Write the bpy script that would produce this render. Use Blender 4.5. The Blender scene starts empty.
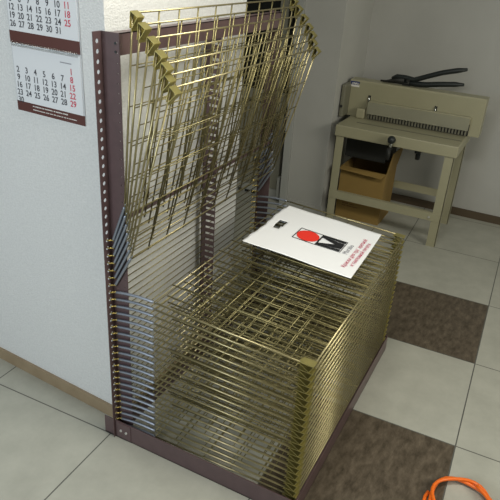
import bpy, math, random
from mathutils import Vector, Matrix

SC = bpy.context.scene
COL = SC.collection
random.seed(5)

# ------------------------------------------------------------------ materials
def mat(name, col, rough=.5, metal=0.0, noise=None, bump=None, spec=None, mix=None):
    """noise=(scale, colour2, amount) mottles the colour; bump=(scale, strength)."""
    m = bpy.data.materials.new(name); m.use_nodes = True
    nt = m.node_tree; b = nt.nodes['Principled BSDF']
    b.inputs['Base Color'].default_value = (*col, 1)
    b.inputs['Roughness'].default_value = rough
    b.inputs['Metallic'].default_value = metal
    if spec is not None: b.inputs['Specular IOR Level'].default_value = spec
    tc = nt.nodes.new('ShaderNodeTexCoord')
    if noise:
        n = nt.nodes.new('ShaderNodeTexNoise'); n.inputs['Scale'].default_value = noise[0]; n.inputs['Detail'].default_value = 5
        nt.links.new(tc.outputs['Object'], n.inputs['Vector'])
        r = nt.nodes.new('ShaderNodeValToRGB')
        r.color_ramp.elements[0].position = .3; r.color_ramp.elements[1].position = .7
        r.color_ramp.elements[0].color = (*col, 1); r.color_ramp.elements[1].color = (*noise[1], 1)
        nt.links.new(n.outputs['Fac'], r.inputs['Fac']); nt.links.new(r.outputs['Color'], b.inputs['Base Color'])
    if bump:
        n2 = nt.nodes.new('ShaderNodeTexNoise'); n2.inputs['Scale'].default_value = bump[0]; n2.inputs['Detail'].default_value = 4
        nt.links.new(tc.outputs['Object'], n2.inputs['Vector'])
        bp = nt.nodes.new('ShaderNodeBump'); bp.inputs['Strength'].default_value = bump[1]; bp.inputs['Distance'].default_value = .004
        nt.links.new(n2.outputs['Fac'], bp.inputs['Height']); nt.links.new(bp.outputs['Normal'], b.inputs['Normal'])
    return m

M = {}
M['wall'] = mat('textured_white_wallpaper', (.76, .77, .76), .8, noise=(130, (.68, .69, .68)), bump=(150, .8))
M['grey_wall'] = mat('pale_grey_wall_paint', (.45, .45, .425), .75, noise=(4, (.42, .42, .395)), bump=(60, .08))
M['baseboard'] = mat('tan_wood_baseboard', (.27, .20, .12), .5, noise=(9, (.35, .27, .17)))
M['dark_baseboard'] = mat('dark_brown_baseboard', (.09, .065, .04), .5)
M['steel'] = mat('plum_brown_painted_steel', (.118, .074, .076), .36, noise=(30, (.098, .062, .064)))
M['wire'] = mat('shaded_zinc_plated_wire', (.235, .205, .095), .40, .8, noise=(25, (.18, .157, .075)))  # olive plating, darkened further to put shade inside the shelf stack
M['frame'] = mat('highlit_zinc_plated_rod', (.48, .42, .235), .36, .85, noise=(25, (.40, .35, .195)))  # same plating as the wire, lightened to carry the side rods' highlight
M['brass'] = mat('yellow_passivated_sheet', (.47, .41, .15), .42, .8, noise=(40, (.36, .32, .12)))
M['spring'] = mat('blue_grey_zinc_spring', (.31, .345, .41), .36, .7)
M['hook'] = mat('brass_hook', (.55, .43, .14), .3, .9)
M['bolt'] = mat('zinc_bolt', (.68, .68, .66), .35, .7)
M['bag'] = mat('white_plastic_film', (.86, .87, .88), .35)
M['red'] = mat('red_ink', (.80, .035, .02), .5)
M['crimson'] = mat('crimson_ink', (.55, .05, .12), .5)
M['black_ink'] = mat('black_ink', (.012, .012, .014), .5)
M['grey_ink'] = mat('grey_ink', (.32, .32, .35), .5)
M['paper'] = mat('calendar_paper', (.76, .78, .80), .6)
M['cal_back'] = mat('calendar_backing_card', (.52, .54, .56), .6)
M['cal_brown'] = mat('calendar_brown_band', (.105, .035, .028), .5)
M['cal_red'] = mat('calendar_red_ink', (.62, .05, .09), .6)
M['cal_black'] = mat('calendar_black_ink', (.06, .06, .07), .6)
M['white_ink'] = mat('white_ink', (.8, .78, .74), .6)
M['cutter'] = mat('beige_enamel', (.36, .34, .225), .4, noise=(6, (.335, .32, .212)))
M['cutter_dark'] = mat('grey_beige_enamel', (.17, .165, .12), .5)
M['black'] = mat('black_rubber', (.012, .016, .016), .45)
M['dark_metal'] = mat('dark_oiled_steel', (.022, .023, .021), .6, .2)
M['chrome'] = mat('chrome', (.6, .62, .6), .22, 1.0)
M['cardboard'] = mat('orange_brown_cardboard', (.28, .18, .05), .75, noise=(7, (.245, .155, .042)), bump=(90, .06))
M['card_print'] = mat('faded_brown_print', (.17, .095, .03), .8)
M['sticker_blue'] = mat('blue_sticker', (.03, .045, .16), .5)
M['orange'] = mat('orange_rubber', (.85, .16, .012), .4)
M['door'] = mat('grey_beige_door_paint', (.27, .265, .215), .5)
M['jamb'] = mat('grey_door_frame', (.40, .41, .39), .45)
M['glass'] = mat('dark_glass', (.012, .014, .013), .08, spec=.6)
M['dark'] = mat('dark_void', (.01, .01, .01), .8)

# clear acrylic guard
g = bpy.data.materials.new('clear_acrylic'); g.use_nodes = True
gb = g.node_tree.nodes['Principled BSDF']; gb.inputs['Base Color'].default_value = (.55, .54, .42, 1)
gb.inputs['Transmission Weight'].default_value = .55; gb.inputs['Roughness'].default_value = .25; gb.inputs['IOR'].default_value = 1.2
M['acrylic'] = g

TILE, TYAW, TX, TY = .657, math.radians(1.5), .010, .028
def floor_mat():
    m = bpy.data.materials.new('stone_floor_tiles'); m.use_nodes = True
    nt = m.node_tree; N = nt.nodes.new; L = nt.links.new; b = nt.nodes['Principled BSDF']
    tc = N('ShaderNodeTexCoord')
    mp = N('ShaderNodeMapping'); mp.vector_type = 'TEXTURE'
    mp.inputs['Location'].default_value = (TX, TY, 0); mp.inputs['Rotation'].default_value = (0, 0, TYAW); mp.inputs['Scale'].default_value = (TILE, TILE, 1)
    L(tc.outputs['Object'], mp.inputs['Vector'])
    sx = N('ShaderNodeSeparateXYZ'); L(mp.outputs['Vector'], sx.inputs['Vector'])
    def mth(op, a, bb=None, c=None):
        n = N('ShaderNodeMath'); n.operation = op
        for i, v in enumerate((a, bb, c)):
            if v is None: continue
            if isinstance(v, (int, float)): n.inputs[i].default_value = v
            else: L(v, n.inputs[i])
        return n.outputs[0]
    fx = mth('FLOOR', sx.outputs[0]); fy = mth('FLOOR', sx.outputs[1])
    rx = mth('SUBTRACT', sx.outputs[0], fx); ry = mth('SUBTRACT', sx.outputs[1], fy)
    ex = mth('MINIMUM', rx, mth('SUBTRACT', 1.0, rx)); ey = mth('MINIMUM', ry, mth('SUBTRACT', 1.0, ry))
    e = mth('MINIMUM', ex, ey)
    grout = mth('LESS_THAN', e, .0042)
    # dark tile where column index is even and row index = -2 (mod 2)
    mx = mth('COMPARE', mth('MODULO', mth('ADD', fx, 100.0), 2.0), 0.0, .1)
    my = mth('COMPARE', fy, -2.0, .1)
    dark = mth('MULTIPLY', mth('MULTIPLY', mx, my), mth('LESS_THAN', fx, 3.5))
    n1 = N('ShaderNodeTexNoise'); n1.inputs['Scale'].default_value = 7; n1.inputs['Detail'].default_value = 8; n1.inputs['Roughness'].default_value = .65
    L(tc.outputs['Object'], n1.inputs['Vector'])
    mp2 = N('ShaderNodeMapping'); mp2.inputs['Scale'].default_value = (14, 30, 10); mp2.inputs['Rotation'].default_value = (0, 0, .4); L(tc.outputs['Object'], mp2.inputs['Vector'])
    n2 = N('ShaderNodeTexNoise'); n2.inputs['Scale'].default_value = 1; n2.inputs['Detail'].default_value = 8; n2.inputs['Roughness'].default_value = .7
    L(mp2.outputs['Vector'], n2.inputs['Vector'])
    r1 = N('ShaderNodeValToRGB'); r1.color_ramp.elements[0].color = (.36, .36, .31, 1); r1.color_ramp.elements[1].color = (.43, .43, .372, 1)
    r1.color_ramp.elements[0].position = .35; r1.color_ramp.elements[1].position = .7
    L(n1.outputs['Fac'], r1.inputs['Fac'])
    r2 = N('ShaderNodeValToRGB'); r2.color_ramp.elements[0].color = (.052, .04, .026, 1); r2.color_ramp.elements[1].color = (.15, .12, .085, 1)
    r2.color_ramp.elements[0].position = .36; r2.color_ramp.elements[1].position = .72
    L(n2.outputs['Fac'], r2.inputs['Fac'])
    def mix(f, a, bb):
        x = N('ShaderNodeMix'); x.data_type = 'RGBA'; L(f, x.inputs[0])
        for i, v in ((6, a), (7, bb)):
            if isinstance(v, tuple): x.inputs[i].default_value = v
            else: L(v, x.inputs[i])
        return x.outputs[2]
    c = mix(dark, r1.outputs['Color'], r2.outputs['Color'])
    c = mix(grout, c, (.10, .10, .09, 1))
    L(c, b.inputs['Base Color']); b.inputs['Roughness'].default_value = .42
    b.inputs['Specular IOR Level'].default_value = .35
    return m
M['floor'] = floor_mat()

# ------------------------------------------------------------------ mesh building
class MB:
    def __init__(self): self.v = []; self.f = []; self.sm = []
    def add(self, vs, fs, smooth=False):
        o = len(self.v); self.v += [tuple(p) for p in vs]
        for f in fs: self.f.append(tuple(i + o for i in f)); self.sm.append(smooth)
        return self
    def box(self, a, b, bev=0.0):
        x0, x1 = sorted((a[0], b[0])); y0, y1 = sorted((a[1], b[1])); z0, z1 = sorted((a[2], b[2]))
        if bev <= 0 or bev * 2.2 > min(x1 - x0, y1 - y0, z1 - z0):
            vs = [(x, y, z) for z in (z0, z1) for y in (y0, y1) for x in (x0, x1)]
            return self.add(vs, [(0, 2, 3, 1), (4, 5, 7, 6), (0, 1, 5, 4), (2, 6, 7, 3), (0, 4, 6, 2), (1, 3, 7, 5)])
        import bmesh
        bm = bmesh.new(); bmesh.ops.create_cube(bm, size=1)
        for v in bm.verts: v.co = Vector(((x0 + x1) / 2 + v.co.x * (x1 - x0), (y0 + y1) / 2 + v.co.y * (y1 - y0), (z0 + z1) / 2 + v.co.z * (z1 - z0)))
        bmesh.ops.bevel(bm, geom=bm.edges[:], offset=bev, segments=2, affect='EDGES', profile=.5)
        bm.verts.index_update()
        self.add([v.co[:] for v in bm.verts], [[v.index for v in f.verts] for f in bm.faces]); bm.free(); return self
    def tube(self, pts, r, n=6, cap=True):
        pts = [Vector(p) for p in pts]; rs = r if isinstance(r, (list, tuple)) else [r] * len(pts)
        rings = []; up = None
        for i, p in enumerate(pts):
            t = (pts[min(i + 1, len(pts) - 1)] - pts[max(i - 1, 0)]).normalized()
            if up is None:
                up = Vector((0, 0, 1)) if abs(t.z) < .9 else Vector((1, 0, 0))
            s = t.cross(up).normalized(); up = s.cross(t).normalized()
            rings.append([p + (s * math.cos(2 * math.pi * k / n) + up * math.sin(2 * math.pi * k / n)) * rs[i] for k in range(n)])
        vs = [q for ring in rings for q in ring]; fs = []
        for i in range(len(pts) - 1):
            for k in range(n):
                fs.append((i * n + k, i * n + (k + 1) % n, (i + 1) * n + (k + 1) % n, (i + 1) * n + k))
        self.add(vs, fs, True)
        if cap:
            o = len(self.v) - len(vs)
            self.f.append(tuple(o + k for k in reversed(range(n)))); self.sm.append(False)
            e = o + (len(pts) - 1) * n
            self.f.append(tuple(e + k for k in range(n))); self.sm.append(False)
        return self
    def ball(self, c, r, n=8):
        c = Vector(c); pts = []; rs = []
        for i in range(n + 1):
            a = math.pi * i / n; pts.append(c + Vector((0, 0, -math.cos(a) * r))); rs.append(max(math.sin(a) * r, r * .05))
        return self.tube(pts, rs, 10)
    def prism(self, poly, axis, a, b):
        """poly: list of 2D points extruded along axis (0,1,2) from a to b."""
        def p3(p, t):
            l = [p[0], p[1]]; l.insert(axis, t); return tuple(l)
        n = len(poly)
        vs = [p3(p, a) for p in poly] + [p3(p, b) for p in poly]
        fs = [tuple(range(n))[::-1], tuple(range(n, 2 * n))] + [(i, (i + 1) % n, n + (i + 1) % n, n + i) for i in range(n)]
        return self.add(vs, fs)
    def sheet(self, P, t):
        """open profile (points as 3D lines start/end pairs) is thickened by caller's solidify; here simple quads"""
        return self
    def mesh(self, name, m):
        me = bpy.data.meshes.new(name); me.from_pydata(self.v, [], self.f); me.update()
        import bmesh
        bm = bmesh.new(); bm.from_mesh(me); bmesh.ops.recalc_face_normals(bm, faces=bm.faces[:]); bm.to_mesh(me); bm.free()
        for p, s in zip(me.polygons, self.sm): p.use_smooth = s
        me.materials.append(m); return me
    def build(self, name, m, parent=None, origin=None):
        """vertices are in world space unless the parent carries the frame; origin becomes the object's location"""
        o = Vector(origin) if origin is not None else Vector((0, 0, 0))
        if origin is not None: self.v = [tuple(Vector(p) - o) for p in self.v]
        ob = bpy.data.objects.new(name, self.mesh(name, m)); COL.objects.link(ob)
        ob.location = o
        if parent is not None:
            ob.parent = parent; ob.location = o - Vector(wloc(parent))
        return ob

def wloc(o):
    l = Vector(o.location)
    while o.parent: o = o.parent; l = l + Vector(o.location)
    return l
def link(name, me, parent=None, loc=(0, 0, 0)):
    ob = bpy.data.objects.new(name, me); COL.objects.link(ob); ob.location = loc
    if parent: ob.parent = parent
    return ob
def tag(o, label=None, cat=None, group=None, kind=None):
    if label: o['label'] = label
    if cat: o['category'] = cat
    if group: o['group'] = group
    if kind: o['kind'] = kind
    return o
def empty(name, loc):
    o = bpy.data.objects.new(name, None); COL.objects.link(o); o.location = loc; o.empty_display_size = .05; return o
def struct(name, mb, m, parent=None):
    o = mb.build(name, m, parent)
    if parent is None: o['kind'] = 'structure'
    return o
def text_mesh(s, size, align='CENTER', yalign='CENTER', ext=0.0, off=0.0):
    cu = bpy.data.curves.new('writing', 'FONT'); cu.body = s; cu.size = size; cu.align_x = align; cu.align_y = yalign; cu.extrude = ext; cu.offset = off
    cu.resolution_u = 3
    ob = bpy.data.objects.new('writing', cu); COL.objects.link(ob)
    bpy.context.view_layer.update()
    dg = bpy.context.evaluated_depsgraph_get(); me = bpy.data.meshes.new_from_object(ob.evaluated_get(dg))
    vs = [tuple(v.co) for v in me.vertices]; fs = [tuple(p.vertices) for p in me.polygons]
    bpy.data.objects.remove(ob); bpy.data.curves.remove(cu); bpy.data.meshes.remove(me)
    return vs, fs

# ------------------------------------------------------------------ room
struct('floor', MB().box((-3.2, -3.6, -.06), (3.9, 2.6, 0)), M['floor'])
K = .06                                           # the calendar wall is a little out of square
def wx(y): return .097 + K * (y - .035)
C0 = (.097, .035); CF = (wx(2.5), 2.5)
ZW = 2.75
struct('wall_left', MB().prism([C0, (.247, .185), (CF[0] + .15, CF[1]), CF], 2, 0, ZW), M['wall'])
struct('wall_back', MB().prism([C0, (1.045, .035), (1.045, .185), (.247, .185)], 2, 0, ZW), M['wall'])
bl = MB().prism([(wx(.03) - .013, .022), (wx(.03), .035), CF, (CF[0] - .013, CF[1])], 2, 0, .058)
struct('baseboard_left', bl, M['baseboard'])
struct('baseboard_back', MB().prism([(wx(.03) - .013, .022), (1.05, .022), (1.05, .035), (.097, .035)], 2, 0, .058), M['baseboard'])
# pier on the right, wall behind the cutter, wall over and beyond the door
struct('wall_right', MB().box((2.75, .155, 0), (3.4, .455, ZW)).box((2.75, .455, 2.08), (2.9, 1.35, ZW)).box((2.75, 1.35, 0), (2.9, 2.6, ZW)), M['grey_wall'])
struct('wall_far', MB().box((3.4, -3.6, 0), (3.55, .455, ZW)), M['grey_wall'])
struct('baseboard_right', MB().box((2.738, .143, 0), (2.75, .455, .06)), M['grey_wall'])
struct('baseboard_far', MB().box((3.386, -3.6, 0), (3.4, .155, .062)), M['dark_baseboard'])
# door with dark glass beyond the end of the white wall
dl = MB()
Y0, Y1 = .565, 1.30
dl.box((2.80, Y0, .09), (2.84, Y1, .875)).box((2.80, Y0, 1.93), (2.84, Y1, 2.05))
dl.box((2.80, Y0 + .035, .875), (2.84, Y0 + .10, 1.93)).box((2.80, Y1 - .12, .875), (2.84, Y1, 1.93))
door = struct('door_1', dl, M['door'])
MB().box((2.815, Y0 + .0, .875), (2.825, Y1 - .1, 1.93)).build('glass_pane', M['glass'], door)
MB().box((2.797, Y0 + .05, .775), (2.8, Y1 - .03, .785)).build('panel_groove', M['dark'], door)
MB().box((2.795, Y0, .004), (2.84, Y1, .088)).build('kick_panel', M['jamb'], door)
v = MB()
for k in range(4): v.box((2.792, .70 + k * .06, .012), (2.796, .742 + k * .06, .034))
v.build('gap_shade', M['dark'], door)  # near-black bars stand in for the shadowed gap under the door
struct('trim_1', MB().box((2.735, .457, 0), (2.83, .513, 2.08)).box((2.735, .513, 2.055), (2.83, 1.35, 2.08)).box((2.735, 1.305, 0), (2.83, 1.35, 2.055)), M['jamb'])
struct('unlit_backing', MB().box((2.84, .50, 0), (2.88, 1.35, 2.06)), M['dark'])  # near-black slab, its colour stands in for the unlit space behind the door
MB().box((2.76, .535, .02), (2.80, .557, .21)).build('hinge', M['jamb'], door)

# ------------------------------------------------------------------ drying rack
RO = Vector((.6, -.40, 0))
rack = empty('drying_rack', RO)
tag(rack, 'tall plum-brown steel print drying rack full of yellow wire shelves on springs', 'drying rack')
H, D, WF, W, RL = 1.6, .0674, .0404, 1.214, .81
PITCH, HZ0 = .0303, .057

def perforated(u0, u1, z0, z1, uc, zs, ru, rz, n=12):
    """strip in (u,z) with elliptical holes centred at uc for each z in zs; returns 2D verts, faces"""
    vs = []; fs = []
    def add(p): vs.append(p); return len(vs) - 1
    zs = sorted(zs); half = (zs[1] - zs[0]) / 2
    prev = [add((u0, z0)), add((u1, z0))]
    def strip(zb):
        nonlocal prev
        a = [add((u0, zb)), add((u1, zb))]
        fs.append((prev[0], prev[1], a[1], a[0])); prev = a
    for z in zs:
        if z - half > z0 + 1e-4 and abs(vs[prev[0]][1] - (z - half)) > 1e-5: strip(z - half)
        lo = prev; hi = [add((u0, z + half)), add((u1, z + half))]
        ring = [add((uc + ru * math.cos(2 * math.pi * k / n), z + rz * math.sin(2 * math.pi * k / n))) for k in range(n)]
        q = n // 4
        corners = [hi[1], hi[0], lo[0], lo[1]]          # at 45,135,225,315 deg
        for c in range(4):
            s0 = q * c + q // 2 + (q % 2)               # ring index just past this corner's angle
            a0 = (q * c + q // 2) % n
            # fan of this side: from corner c to corner c+1, ring a0..a0+q
            side = [(a0 + k) % n for k in range(q + 1)]
            nc = corners[(c + 1) % 4]; cc = corners[c]
            mid = q // 2
            for k in range(q):
                corner = cc if k < mid else nc
                fs.append((ring[side[k]], ring[side[k + 1]], corner))
            fs.append((ring[side[mid]], nc, cc))
        prev = hi
    if z1 - vs[prev[0]][1] > 1e-4: strip(z1)
    return vs, fs
def slab2d(mb, vs, fs, fn, t):
    """thicken a 2D patch: fn(u,z,d) -> 3D for d=0 and d=t"""
    n = len(vs); V = [fn(u, z, 0) for u, z in vs] + [fn(u, z, t) for u, z in vs]
    F = [f for f in fs] + [tuple(i + n for i in reversed(f)) for f in fs]
    cnt = {}
    for f in fs:
        for a, b in zip(f, f[1:] + f[:1]):
            cnt[(a, b)] = cnt.get((a, b), 0) + 1
    for (a, b) in list(cnt):
        if (b, a) not in cnt: F.append((b, a, a + n, b + n))
    mb.add(V, F)

holes = [HZ0 + PITCH * k for k in range(0, 51)]
up = MB()
vs, fs = perforated(0, WF - .003, 0, H, .0185, holes, .0075, .0072, 12)
slab2d(up, vs, fs, lambda u, z, d: (u, d, z), .003)
vs, fs = perforated(-D, .003, 0, H, -D + .010, holes, .0022, .0022, 8)
slab2d(up, vs, fs, lambda u, z, d: (WF - d, u, z), .003)
upright = up.build('upright', M['steel'], rack, (0, 0, 0))
upright['label'] = 'left upright with a flange of large round holes'
b_ = MB()
for yy, zz in ((-.012, H - .03), (-.012, H - .055)): b_.tube([(WF - .004, -D + .014, zz), (WF - .0055, -D + .014, zz)], .004, 8)
b_.build('bolt', M['black'], upright, (WF, -D, H - .04))
up2 = MB()
vs, fs = perforated(0, .04, 0, H, .0205, holes, .0075, .0072, 12)
slab2d(up2, vs, fs, lambda u, z, d: (W + .003 + u, d, z), .003)
up2.box((W, -D, 0), (W + .003, .003, H))
up2.build('upright', M['steel'], rack, (W, 0, 0))
# centre post: slotted web
ce = MB(); cxp = .656
zz = .02
ce.box((cxp, -.020, 0), (cxp + .003, .003, H - .004)).box((cxp, -D + .001, 0), (cxp + .003, -D + .004, H - .004))
ce.box((cxp, -.001, 0), (cxp + .035, .003, H - .004))
zs = sorted([HZ0 + PITCH * k for k in range(-1, 51)])
for a in zs: ce.box((cxp, -D + .004, a + .0055), (cxp + .003, -.020, a + PITCH - .0055))
ce.build('centre_post', M['steel'], rack, (cxp, 0, 0))
# beams
MB().box((WF, -D, H - .0645), (W, -D + .003, H)).box((WF, -D, H - .003), (W, -D + .036, H)).build('top_beam', M['steel'], rack, (.6, -D, H - .06))
MB().box((WF, -D, .99), (W, -D + .016, 1.003), .002).build('cross_bar', M['steel'], rack, (.6, -D, .99))
# base tray
HR = .086
MB().box((.010, -RL, 0), (.014, .055, HR)).box((.010, -RL, 0), (.05, .055, .004)).build('side_rail', M['steel'], rack, (.01, -.4, 0))
MB().box((W + .012, -RL, 0), (W + .016, .055, HR)).box((W - .024, -RL, 0), (W + .012, .055, .004)).build('side_rail', M['steel'], rack, (W, -.4, 0))
fr = MB(); fr.box((.014, -RL, 0), (W + .012, -RL + .004, HR - .002)).box((.014, -RL, 0), (W + .012, -RL + .04, .004)).build('front_rail', M['steel'], rack, (.6, -RL, 0))
MB().box((.05, -.012, .0), (W - .03, -.004, .05)).build('rear_rail', M['steel'], rack, (.6, -.01, 0))
for yy, zz in ((-.030, .045), (-.056, .043)):
    MB().tube([(.0105, yy, zz), (.004, yy, zz)], .0055, 10).build('bolt', M['bolt'], rack, (.007, yy, zz))
MB().box((.0075, -.078, .006), (.0102, -.012, .082)).build('joint_plate', M['steel'], rack, (.008, -.04, .04))

# ---- wire shelf: local frame, origin on the rear rod centre line, -y forward
XL, XR, LEN = .030, 1.190, .613
nd = 10
frame = MB()
for x in (XL, XR): frame.tube([(x, .0, 0), (x, -LEN, 0)], .0036, 8)
frame.tube([(XL, -LEN, 0), (XR, -LEN, 0)], .0031, 6)
frame.tube([(XL, 0, 0), (XR, 0, 0)], .0024, 6)
frame_me = frame.mesh('wire_shelf', M['frame'])
def grid_mesh(seed):
    rnd = random.Random(seed); grid = MB()
    off = rnd.uniform(-.022, .022)
    for k in range(1, nd):
        x = XL + (XR - XL) * k / nd + off + rnd.uniform(-.006, .006)
        grid.tube([(x, .012, .0014), (x, -LEN, .0014)], .0028, 6)
    off = rnd.uniform(-.03, .03)
    for k in range(1, 5):
        y = -LEN * k / 5 + off + rnd.uniform(-.006, .006)
        grid.tube([(XL, y, -.0020), (XR, y, -.0020)], .0020, 5)
    return grid.mesh('wire_grid', M['wire'])
grid_mes = [grid_mesh(i) for i in range(7)]

def bracket(sx):
    """open triangular sheet spacer folded round the front corner of a shelf"""
    t = .0016; wid = .034
    b = MB(); x0, x1 = (XL - .007, XL - .007 + wid) if sx < 0 else (XR + .007 - wid, XR + .007)
    A, T, B = (-LEN - .005, .0036), (-LEN + .008, -.0225), (-LEN + .046, .0030)
    def plate(p, q):
        d = (Vector((q[0] - p[0], q[1] - p[1]))).normalized(); nrm = Vector((-d.y, d.x)) * t * .5
        b.prism([(p[0] + nrm.x, p[1] + nrm.y), (q[0] + nrm.x, q[1] + nrm.y), (q[0] - nrm.x, q[1] - nrm.y), (p[0] - nrm.x, p[1] - nrm.y)], 0, x0, x1)
    plate(A, T)                                        # plate folded down and back
    plate(T, (B[0] - .004, B[1] - .006)); plate((B[0] - .004, B[1] - .006), (B[0] + .003, B[1] - .007))   # return web with a curled end
    plate(A, (B[0] - .004, B[1]))                      # top plate
    return b.mesh('corner_bracket', M['brass'])
br_l, br_r = bracket(-1), bracket(1)

def spring_mesh(p0, p1, bulge, r, coil=True):
    b = MB(); p0 = Vector(p0); p1 = Vector(p1); n = 26
    d = (p1 - p0); nrm = Vector((0, -d.z, d.y)).normalized()
    if nrm.z < 0: nrm = -nrm
    pts = [p0 + d * (i / n) + nrm * bulge * 4 * (i / n) * (1 - i / n) for i in range(n + 1)]
    rr = [r * (1.0 if i % 2 else .88) for i in range(n + 1)]; rr[0] = rr[-1] = r * .5
    b.tube(pts, rr, 8); b.tube([pts[-1], pts[-1] + d.normalized() * .012], r * .5, 6)
    return b.mesh('spring', M['spring'])

hook = MB()
hook.tube([(-.024, .006, -.001), (-.010, .008, 0), (-.010, -.004, 0), (.0, -.014, 0)], .0030, 6)
hook.ball((.001, -.015, 0), .0050, 6)
hook_me = hook.mesh('hinge_hook', M['hook'])

RY = [-.265, -.245, -.237, -.216, -.189, -.158, -.131]
RZ = [1.476, 1.508, 1.540, 1.571, 1.606, 1.641, 1.670]
rod_me = MB().tube([(XL, 0, 0), (XR, 0, 0)], .0021, 6).mesh('hinge_rod', M['wire'])
for k in range(29):
    hz = HZ0 + PITCH * k
    if k < 22:
        rear = Vector((0, -.187, hz + .0155 + random.uniform(-.0008, .0008))); front = Vector((0, -.80, .088 + .028 * k))
    else:
        i = k - 22
        rear = Vector((0, -.092 + .0032 * i, .858 + .0317 * i))
        front = Vector((0, RY[i] + .006, RZ[i] - .008))
    d = front - rear
    ang = math.atan2(-d.z, -d.y)                       # rotate (0,-1,0) onto d
    s = link('wire_shelf', frame_me, rack, rear - RO); link('wire_grid', grid_mes[(k * 3) % 7], s); s.rotation_euler = (ang, 0, 0)
    if k >= 22: s.scale = (1, d.length / LEN, 1)
    if k == 21: s['label'] = 'topmost lowered wire shelf carrying the bag'
    Ri = Matrix.Rotation(-ang, 3, 'X')
    inv = lambda p: (lambda q: Vector((q.x, q.y / s.scale.y, q.z)))(Ri @ (Vector(p) - rear))
    for x in (XL, XR):
        hp = Vector((x, -.016, hz)); ep = Vector((x, rear.y, rear.z))
        sm = spring_mesh(inv(hp) - Vector((x, 0, 0)), (0, 0, 0), .006 if k < 22 else .0, .0058)
        link('spring', sm, s, (x, 0, 0))
        h = link('hinge_hook', hook_me, s, inv((x, 0, hz))); h.rotation_euler = (-ang, 0, 0)
    rod = link('hinge_rod', rod_me, s, inv((0, -.012, hz)))
    link('corner_bracket', br_l, s); link('corner_bracket', br_r, s)

# ------------------------------------------------------------------ plastic bag on the top shelf
SL = (.7085 - .676) / .613
def shelf_z(y): return .7085 + (y + .187) * SL
def bag_h(x, y):
    return shelf_z(y) + .0096 + .0012 * math.sin(9 * x + 5 * y) + .0009 * math.sin(23 * y - 11 * x) \
        + .004 * max(0, (y + .27) * 12) ** 2 * (.5 + .5 * math.sin(31 * x)) + .0016 * max(0, (x - 1.05) * 12) ** 2
bag = MB()
nx, ny = 48, 50
def bpos(i, j):
    u, v2 = i / nx, j / ny
    ytop = -.222 + .0035 * math.sin(u * 11) + .0018 * math.sin(u * 37 + 1)
    ybot = -.722 + .014 * u
    y = ytop + (ybot - ytop) * v2
    xl = .645 - .020 * v2 + (.0 if v2 > .24 else -.010 * (1 - v2 / .24)); xr = 1.120 - .006 * v2
    x = xl + (xr - xl) * u
    return x, y
V = []; 
for j in range(ny + 1):
    for i in range(nx + 1):
        x, y = bpos(i, j); V.append((x, y, bag_h(x, y)))
F = []
for j in range(ny):
    for i in range(nx):
        x, y = bpos(i + .5, j + .5)
        if .850 < x < .936 and -.297 < y < -.266: continue
        a = j * (nx + 1) + i; F.append((a, a + 1, a + nx + 2, a + nx + 1))
bag.v = V; bag.f = F; bag.sm = [True] * len(F)
bo = bag.build('plastic_bag', M['bag'], None, (.88, -.47, .70))
if bo.data.polygons[0].normal.z < 0: bo.data.flip_normals()
so = bo.modifiers.new('film', 'SOLIDIFY'); so.thickness = .0012; so.offset = -1
tag(bo, 'white plastic carrier bag with red dot logo lying on the top wire shelf', 'bag')
def onbag(mb2d, name, m, cx, cy, lift=.0022):
    vs, fs = mb2d
    b = MB(); b.add([(cx + p[0], cy + p[1], bag_h(cx + p[0], cy + p[1]) + lift) for p in vs], fs)
    return b.build(name, m, bo, (cx, cy, .70))
def ring_rect(x0, y0, x1, y1, t):
    vs = [(x0, y0), (x1, y0), (x1, y1), (x0, y1), (x0 + t, y0 + t), (x1 - t, y0 + t), (x1 - t, y1 - t), (x0 + t, y1 - t)]
    return vs, [(0, 1, 5, 4), (1, 2, 6, 5), (2, 3, 7, 6), (3, 0, 4, 7)]
LX0, LX1, LY0, LYM, LY1 = -.058, .058, -.117, 0.0, .113   # logo: upper square (dot) and lower square (letter)
LC = (.868, -.491)
onbag(ring_rect(LX0, LYM, LX1, LY1, .004), 'logo_frame', M['black_ink'], *LC)
n = 32
onbag(([(.052 * math.cos(2 * math.pi * k / n), .0565 + .052 * math.sin(2 * math.pi * k / n)) for k in range(n)] + [(0, .0565)], [(k, (k + 1) % n, n) for k in range(n)]), 'logo_dot', M['red'], *LC, .0027)
onbag(ring_rect(LX0, LY0, LX1, LYM, .003), 'logo_frame', M['black_ink'], *LC)
g0 = .006
# bold M: two tapering legs and a V between them, white gaps left open
def poly(*pts): return list(pts), [tuple(range(len(pts)))]
x0, x1, y0, y1 = LX0 + g0, LX1 - g0, LY0 + g0, LYM - .003
def strips(polys): 
    vs = []; fs = []
    for pts in polys:
        o = len(vs); vs += list(pts); fs.append(tuple(range(o, o + len(pts))))
    return vs, fs
xm = (x0 + x1) / 2; yt = y0 + .038                      # tip of the V notch
yk = y1 - .012
onbag(strips([((x0, y0), (x0 + .019, y0), (x0 + .011, yk), (x0 + .011, y1), (x0, y1)),
              ((x0 + .0135, yk), (x0 + .0245, y0), (xm, y0), (xm, yt), (x0 + .022, y1), (x0 + .0135, y1)),
              ((x0 + .011, yk), (x0 + .0135, yk), (x0 + .0135, y1), (x0 + .011, y1)),
              ((x1, y0), (x1, y1), (x1 - .011, y1), (x1 - .011, yk), (x1 - .019, y0)),
              ((x1 - .0135, yk), (x1 - .0135, y1), (x1 - .022, y1), (xm, yt), (xm, y0), (x1 - .0245, y0)),
              ((x1 - .0135, yk), (x1 - .011, yk), (x1 - .011, y1), (x1 - .0135, y1))]), 'logo_letter', M['black_ink'], *LC, .0025)
t = text_mesh('Marabu', .034); onbag(t, 'logo_name', M['grey_ink'], .862, -.630)
t = text_mesh('Краски для трафаретной', .0265); onbag(t, 'slogan', M['crimson'], .853, -.664)
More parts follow.
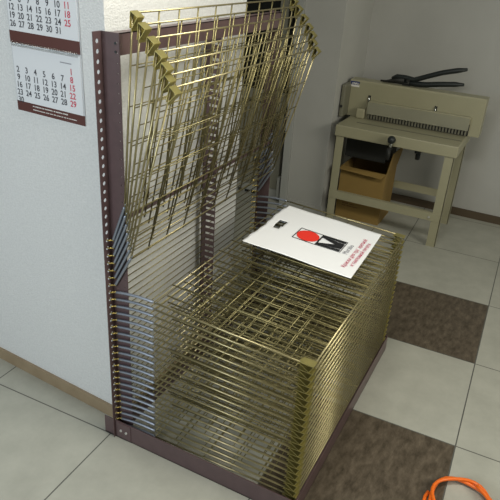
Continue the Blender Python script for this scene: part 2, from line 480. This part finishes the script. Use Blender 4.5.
t = text_mesh('и тампонной печати', .0265); onbag(t, 'slogan', M['crimson'], .853, -.690)

# ------------------------------------------------------------------ wall calendar
cal = empty('wall_calendar', (wx(.25) - .002, .25, 1.27))
tag(cal, 'three-month wall calendar with red Sundays and brown bands on the white wall', 'calendar')
CY1 = .143; CW = .33; CY0 = CY1 + CW            # right edge near the corner; y grows to the left in view
def cp(u, z, d=0):   # u: metres to the right from the calendar's left edge; d: proud of the wall
    y = CY0 - u; return (wx(y) - d, y, z)
def cbox(u0, u1, z0, z1, d0, d1):
    b = MB(); vs = [cp(u, z, d) for d in (d0, d1) for (u, z) in ((u0, z0), (u1, z0), (u1, z1), (u0, z1))]
    return b.add(vs, [(0, 3, 2, 1), (4, 5, 6, 7), (0, 1, 5, 4), (1, 2, 6, 5), (2, 3, 7, 6), (3, 0, 4, 7)])
cloc = (wx(.25) - .002, .25, 1.27)
cbox(0, CW + .004, 1.269, 1.90, .001, .003).build('backing_card', M['cal_back'], cal, cloc)
cbox(0, CW + .003, 1.269, 1.304, .003, .0045).build('brown_band', M['cal_brown'], cal, cloc)
cbox(0, CW, 1.505, 1.546, .003, .0055).build('brown_band', M['cal_brown'], cal, cloc)
def page(z0, z1, month, sun, first):
    p = cbox(.004, CW - .002, z0, z1, .003, .005).build('month_page', M['paper'], cal, cloc)
    rows = 5; top = z1 - .055; dz = .034 if z1 < 1.52 else .0335
    red = MB(); blk = MB()
    def put(mb, s, u, z, size, off):
        vs, fs = text_mesh(s, size, off=off)
        mb.add([cp(u + q[0], z + q[1], .0057) for q in vs], fs)
    days = 31 if month == 'may' else 30
    # weekday of the 1st (0 = Monday)
    for dnum in range(1, days + 1):
        c = (first + dnum - 1) % 7; r = (first + dnum - 1) // 7
        u = CW - .0455 - (6 - c) * .0435; z = (1.443 if month == 'june' else 1.676) - r * .0267
        put(red if c == 6 else blk, str(dnum), u, z, .029, .0004)
    red.build('red_numerals', M['cal_red'], p, cloc); blk.build('black_numerals', M['cal_black'], p, cloc)
    return p
p1 = page(1.546, 1.735, 'may', 6, 3)
p2 = page(1.304, 1.500, 'june', 6, 6)
cw = MB()
for k in range(37):
    u = .008 + k * .0086
    cw.tube([cp(u, 1.512, .006), cp(u, 1.503, .010), cp(u, 1.494, .006)], .0011, 5)
cw.build('wire_binding', M['chrome'], cal, cloc)
wl = MB()
for (u0, u1, z0, z1) in ((.08, .255, 1.2925, 1.2965), (.08, .292, 1.2805, 1.2835)):
    u = u0
    while u < u1:
        w = random.choice((.003, .004, .005)); vs = [cp(a, z, .0048) for a, z in ((u, z0), (u + w, z0), (u + w, z1), (u, z1))]
        wl.add(vs, [(0, 1, 2, 3)]); u += w + random.choice((.001, .0012, .004))
wl.build('fine_print', M['white_ink'], cal, cloc)
hd = MB(); vs = [cp(a, z, .0055) for a, z in ((.235, 1.468), (.288, 1.468), (.288, 1.4715), (.235, 1.4715))]; hd.add(vs, [(0, 1, 2, 3)])
hd.build('fine_print', M['grey_ink'], cal, cloc)

# ------------------------------------------------------------------ paper cutter on its stand
CX, YL, YR = 2.64, .085, -.785
cut = empty('paper_cutter', (2.9, -.35, 0))
tag(cut, 'beige guillotine paper cutter on a four-legged stand by the back wall', 'paper cutter')
cl = lambda mb, n, m, o: mb.build(n, m, cut, o)
top = MB().box((CX, YR, .675), (3.20, YL, .755), .006)
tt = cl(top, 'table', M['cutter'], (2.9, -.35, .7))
for x in (CX + .012, 3.14):
    for y in (YL - .008, YR + .015):
        s = -1 if y > 0 else 1
        y2 = y + s * .062
        lg = MB().box((x, y, 0), (x + .004, y2, .677)).box((x, y, 0), (x + .045, y + s * .004, .677))
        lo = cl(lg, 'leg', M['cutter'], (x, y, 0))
MB_r = MB().box((CX + .006, YL - .012, .196), (CX + .012, YR + .02, .256)).box((CX + .012, YL - .012, .250), (CX + .04, YR + .02, .2555))
ra = cl(MB_r, 'stretcher', M['cutter'], (CX, -.35, .22))
cl(MB().box((3.17, YL - .012, .196), (3.176, YR + .02, .256)), 'stretcher', M['cutter'], (3.17, -.35, .22))
cl(MB().tube([(CX + .007, YR + .096, .222), (CX + .001, YR + .096, .222)], .008, 10), 'bolt', M['bolt'], (CX, YR + .06, .22))
# upright body carrying the blade
body = MB().prism([(2.985, .755), (2.985, 1.012), (2.992, 1.024), (3.10, 1.024), (3.11, 1.01), (3.11, .755)], 1, .125, -.86)
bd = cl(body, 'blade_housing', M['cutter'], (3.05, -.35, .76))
cl(MB().box((2.86, .115, .757), (3.06, .148, 1.0), .01), 'shadow_plate', M['cutter_dark'], (2.95, .13, .76))  # dark plate added in place of the cutter's shadow beside the pier
cl(MB().tube([(2.859, .132, .842), (2.85, .132, .842)], .010, 10), 'bolt', M['dark_metal'], (2.85, .13, .84))
cl(MB().box((2.93, .035, .756), (2.984, -.030, .828), .008), 'side_gauge', M['cutter'], (2.95, 0, .76))
cl(MB().box((2.95, -.047, .838), (2.984, YR, .892), .004), 'clamp_bar', M['cutter'], (2.97, -.35, .85))
cl(MB().box((2.932, -.047, .80), (2.936, YR, .888)), 'safety_guard', M['acrylic'], (2.935, -.35, .85))
cl(MB().box((2.965, -.047, .757), (2.982, YR, .84)), 'blade_gap', M['dark'], (2.97, -.35, .80))
te = MB()
for k in range(33):
    y = -.055 - k * .0222
    te.box((2.944, y, .762), (2.964, y - .011, .838))
cl(te, 'clamp_teeth', M['cutter_dark'], (2.95, -.35, .80))
# table scale bars
cl(MB().box((2.80, -.02, .7555), (2.815, YR + .01, .757)), 'measuring_strip', M['cutter_dark'], (2.8, -.35, .755))
for y in (-.037, -.530):
    sl = cl(MB().box((2.982, y + .008, .862), (2.986, y - .010, .925)), 'guide_slot', M['dark'], (2.985, y, .89))
    MB().tube([(2.976, y, .858), (2.976, y, .918)], .005, 8).build('guide_screw', M['chrome'], sl, (2.976, y, .89))
st = cl(MB().box((2.983, .122, .997), (2.9855, .052, 1.012)).box((2.983, .122, .985), (2.9855, .060, .997)), 'maker_sticker', M['sticker_blue'], (2.984, .09, 1.0))
w_ = MB().box((2.9822, .122, .972), (2.9852, .052, .986))
for k in range(5): w_.box((2.982, .108 - k * .010, .989 + .002 * (k % 2)), (2.983, .102 - k * .010, 1.002 + .002 * (k % 2)))
w_.build('sticker_print', M['white_ink'], st, (2.984, .09, .98))
# crank under the table front
kn = MB(); kn.tube([(CX - .030, -.345, .728), (CX - .055, -.345, .735)], [.026, .022], 14); kn.ball((CX - .055, -.345, .735), .028, 10)
cr = cl(kn, 'crank_knob', M['black'], (CX - .05, -.345, .73))
cl(MB().tube([(CX - .03, -.345, .725), (CX - .022, -.338, .69), (CX - .012, -.332, .655)], .011, 10), 'crank_arm', M['chrome'], (CX - .02, -.338, .69))
cl(MB().tube([(CX - .03, -.333, .655), (CX + .02, -.331, .652), (CX + .35, -.331, .652)], .014, 10).tube([(CX - .016, -.332, .66), (CX - .016, -.331, .58)], [.017, .012], 10), 'crank_shaft', M['dark_metal'], (CX, -.33, .65))
cl(MB().box((2.84, .05, .475), (3.16, -.27, .672), .01), 'gear_housing', M['dark_metal'], (3.0, -.1, .5))
cl(MB().box((2.90, -.455, .58), (2.99, -.50, .672), .008).tube([(2.94, -.478, .58), (2.94, -.478, .53)], .018, 10), 'clamp_screw', M['black'], (2.94, -.48, .6))

# ------------------------------------------------------------------ cardboard box below
bx0, bx1, by0, by1, bz = 2.785, 3.10, .045, -.305, .415
bxr = empty('cardboard_box', (2.94, -.13, 0))
tag(bxr, 'open brown cardboard box on the floor under the paper cutter', 'box')
w = .005
carton = MB().box((bx0, by0, 0), (bx0 + w, by1, bz)).box((bx1 - w, by0, 0), (bx1, by1, bz)).box((bx0 + w, by0, 0), (bx1 - w, by0 - w, bz)).box((bx0 + w, by1 + w, 0), (bx1 - w, by1, bz)).box((bx0 + w, by0 - w, 0), (bx1 - w, by1 + w, .006))
carton.build('carton', M['cardboard'], bxr, (2.94, -.13, 0))
def flap(a, b, c, d, name='flap'):
    A = [Vector(p) for p in (a, b, c, d)]; nn = (A[1] - A[0]).cross(A[3] - A[0]).normalized() * .004
    mb = MB(); mb.add([*A, *[p + nn for p in A]], [(3, 2, 1, 0), (4, 5, 6, 7), (0, 1, 5, 4), (1, 2, 6, 5), (2, 3, 7, 6), (3, 0, 4, 7)])
    mb.build(name, M['cardboard'], bxr, (2.94, -.13, bz))
flap((bx0, by0, bz), (bx0, by1, bz), (bx0 - .055, by1 + .02, bz - .022), (bx0 - .055, by0 - .005, bz - .008))
flap((bx0 + .01, by1, bz), (bx1, by1, bz), (bx1 - .01, by1 - .030, bz + .165), (bx0 + .02, by1 - .022, bz + .16))
flap((bx1, by1, bz), (bx1, by0, bz), (bx1 + .03, by0, bz + .05), (bx1 + .03, by1, bz + .05))
for (y0, y1, z0, z1) in ((.0, -.05, .118, .128), (-.06, -.10, .118, .126), (.0, -.03, .10, .108), (-.04, -.13, .10, .107), (-.01, -.08, .175, .185)):
    MB().box((bx0 - .0008, y0, z0), (bx0, y1, z1)).build('carton_print', M['card_print'], bxr, (bx0, -.05, .12))

# ------------------------------------------------------------------ long pliers on top of the cutter
pl = empty('pliers', (3.05, -.30, 1.024))
tag(pl, 'black long-handled pliers lying on top of the beige paper cutter', 'pliers')
jw = MB()
jw.tube([(3.045, -.085, 1.034), (3.045, -.13, 1.036), (3.047, -.19, 1.050), (3.05, -.26, 1.060)], [.006, .008, .016, .022], 8)
jw.tube([(3.055, -.10, 1.030), (3.055, -.15, 1.032), (3.05, -.25, 1.042), (3.05, -.30, 1.045)], [.005, .007, .014, .018], 8)
jw.build('jaws', M['dark_metal'], pl, (3.05, -.2, 1.04))
MB().tube([(3.05, -.165, 1.062), (3.05, -.20, 1.078), (3.05, -.27, 1.078), (3.05, -.33, 1.072), (3.05, -.42, 1.110), (3.05, -.52, 1.150), (3.05, -.62, 1.178), (3.05, -.68, 1.192)], [.010, .018, .019, .018, .018, .018, .018, .010], 8).build('handle', M['black'], pl, (3.05, -.4, 1.08))
MB().tube([(3.05, -.24, 1.045), (3.05, -.34, 1.044), (3.05, -.42, 1.050), (3.05, -.52, 1.068), (3.05, -.62, 1.082), (3.05, -.68, 1.088)], [.014, .020, .020, .019, .018, .010], 8).build('handle', M['black'], pl, (3.05, -.4, 1.05))
MB().tube([(3.026, -.29, 1.062), (3.072, -.29, 1.062)], .012, 10).build('rivet', M['dark_metal'], pl, (3.05, -.29, 1.062))
MB().box((3.03, -.25, 1.0242), (3.075, -.31, 1.032), .002).build('spring_clip', M['dark_metal'], pl, (3.05, -.28, 1.028))

# ------------------------------------------------------------------ orange cord
oc = MB(); pts = []
cxo, cyo = .36, -1.345
for i in range(90):
    a = math.radians(80 + i * 11); r_ = .128 - .00028 * i + .006 * math.sin(i * .7)
    pts.append((cxo + r_ * math.cos(a) * 1.15 + .0003 * i, cyo + r_ * math.sin(a), .0075 + .010 * (i / 33 if i < 66 else 2)))
oc.tube(pts, .0072, 8)
cord = oc.build('extension_cord', M['orange'], None, (cxo, cyo, 0))
tag(cord, 'coiled orange cord lying on the dark floor tile', 'cord')

# ------------------------------------------------------------------ light, world, camera
w = bpy.data.worlds.new('room_ambience'); SC.world = w; w.use_nodes = True
w.node_tree.nodes['Background'].inputs['Color'].default_value = (.80, .86, .74, 1)
w.node_tree.nodes['Background'].inputs['Strength'].default_value = .10
def area(name, loc, target, sx, sy, power, col):
    l = bpy.data.lights.new(name, 'AREA'); l.shape = 'RECTANGLE'; l.size = sx; l.size_y = sy; l.energy = power; l.color = col
    o = bpy.data.objects.new(name, l); COL.objects.link(o); o.location = loc
    o.rotation_euler = (Vector(target) - Vector(loc)).to_track_quat('-Z', 'Y').to_euler(); return o
area('window_daylight', (-3.0, .7, 1.75), (.1, .0, .9), 1.5, 1.4, 60, (.86, .94, 1.0))
area('far_fill', (.3, -3.9, 2.25), (.8, -.2, .9), 2.0, 1.2, 64, (1.0, .96, .82))  # unseen fill light added to brighten the back wall and pier side
area('ceiling_lamp', (.05, -.85, 2.73), (.15, -.8, 0), 1.2, .5, 38, (1.0, .97, .88))

cam = bpy.data.cameras.new('camera'); co = bpy.data.objects.new('camera', cam); COL.objects.link(co)
cam.sensor_width = 36; cam.lens = 595.28 * 36 / 500; cam.clip_start = .05
fw = Vector((.80520587, .3854616, -.45062497)); rt = Vector((.45890717, -.88632918, .06184497)); upv = Vector((.37556319, .25659296, .89056855))
mw = Matrix(((rt.x, upv.x, -fw.x, -1.44467018), (rt.y, upv.y, -fw.y, -1.25576087), (rt.z, upv.z, -fw.z, 1.84653431), (0, 0, 0, 1)))
co.matrix_world = mw
SC.camera = co
vs_ = SC.view_settings
vs_.view_transform = 'Standard'; vs_.look = 'None'; vs_.gamma = 1; vs_.exposure = 0.0; vs_.use_curve_mapping = False
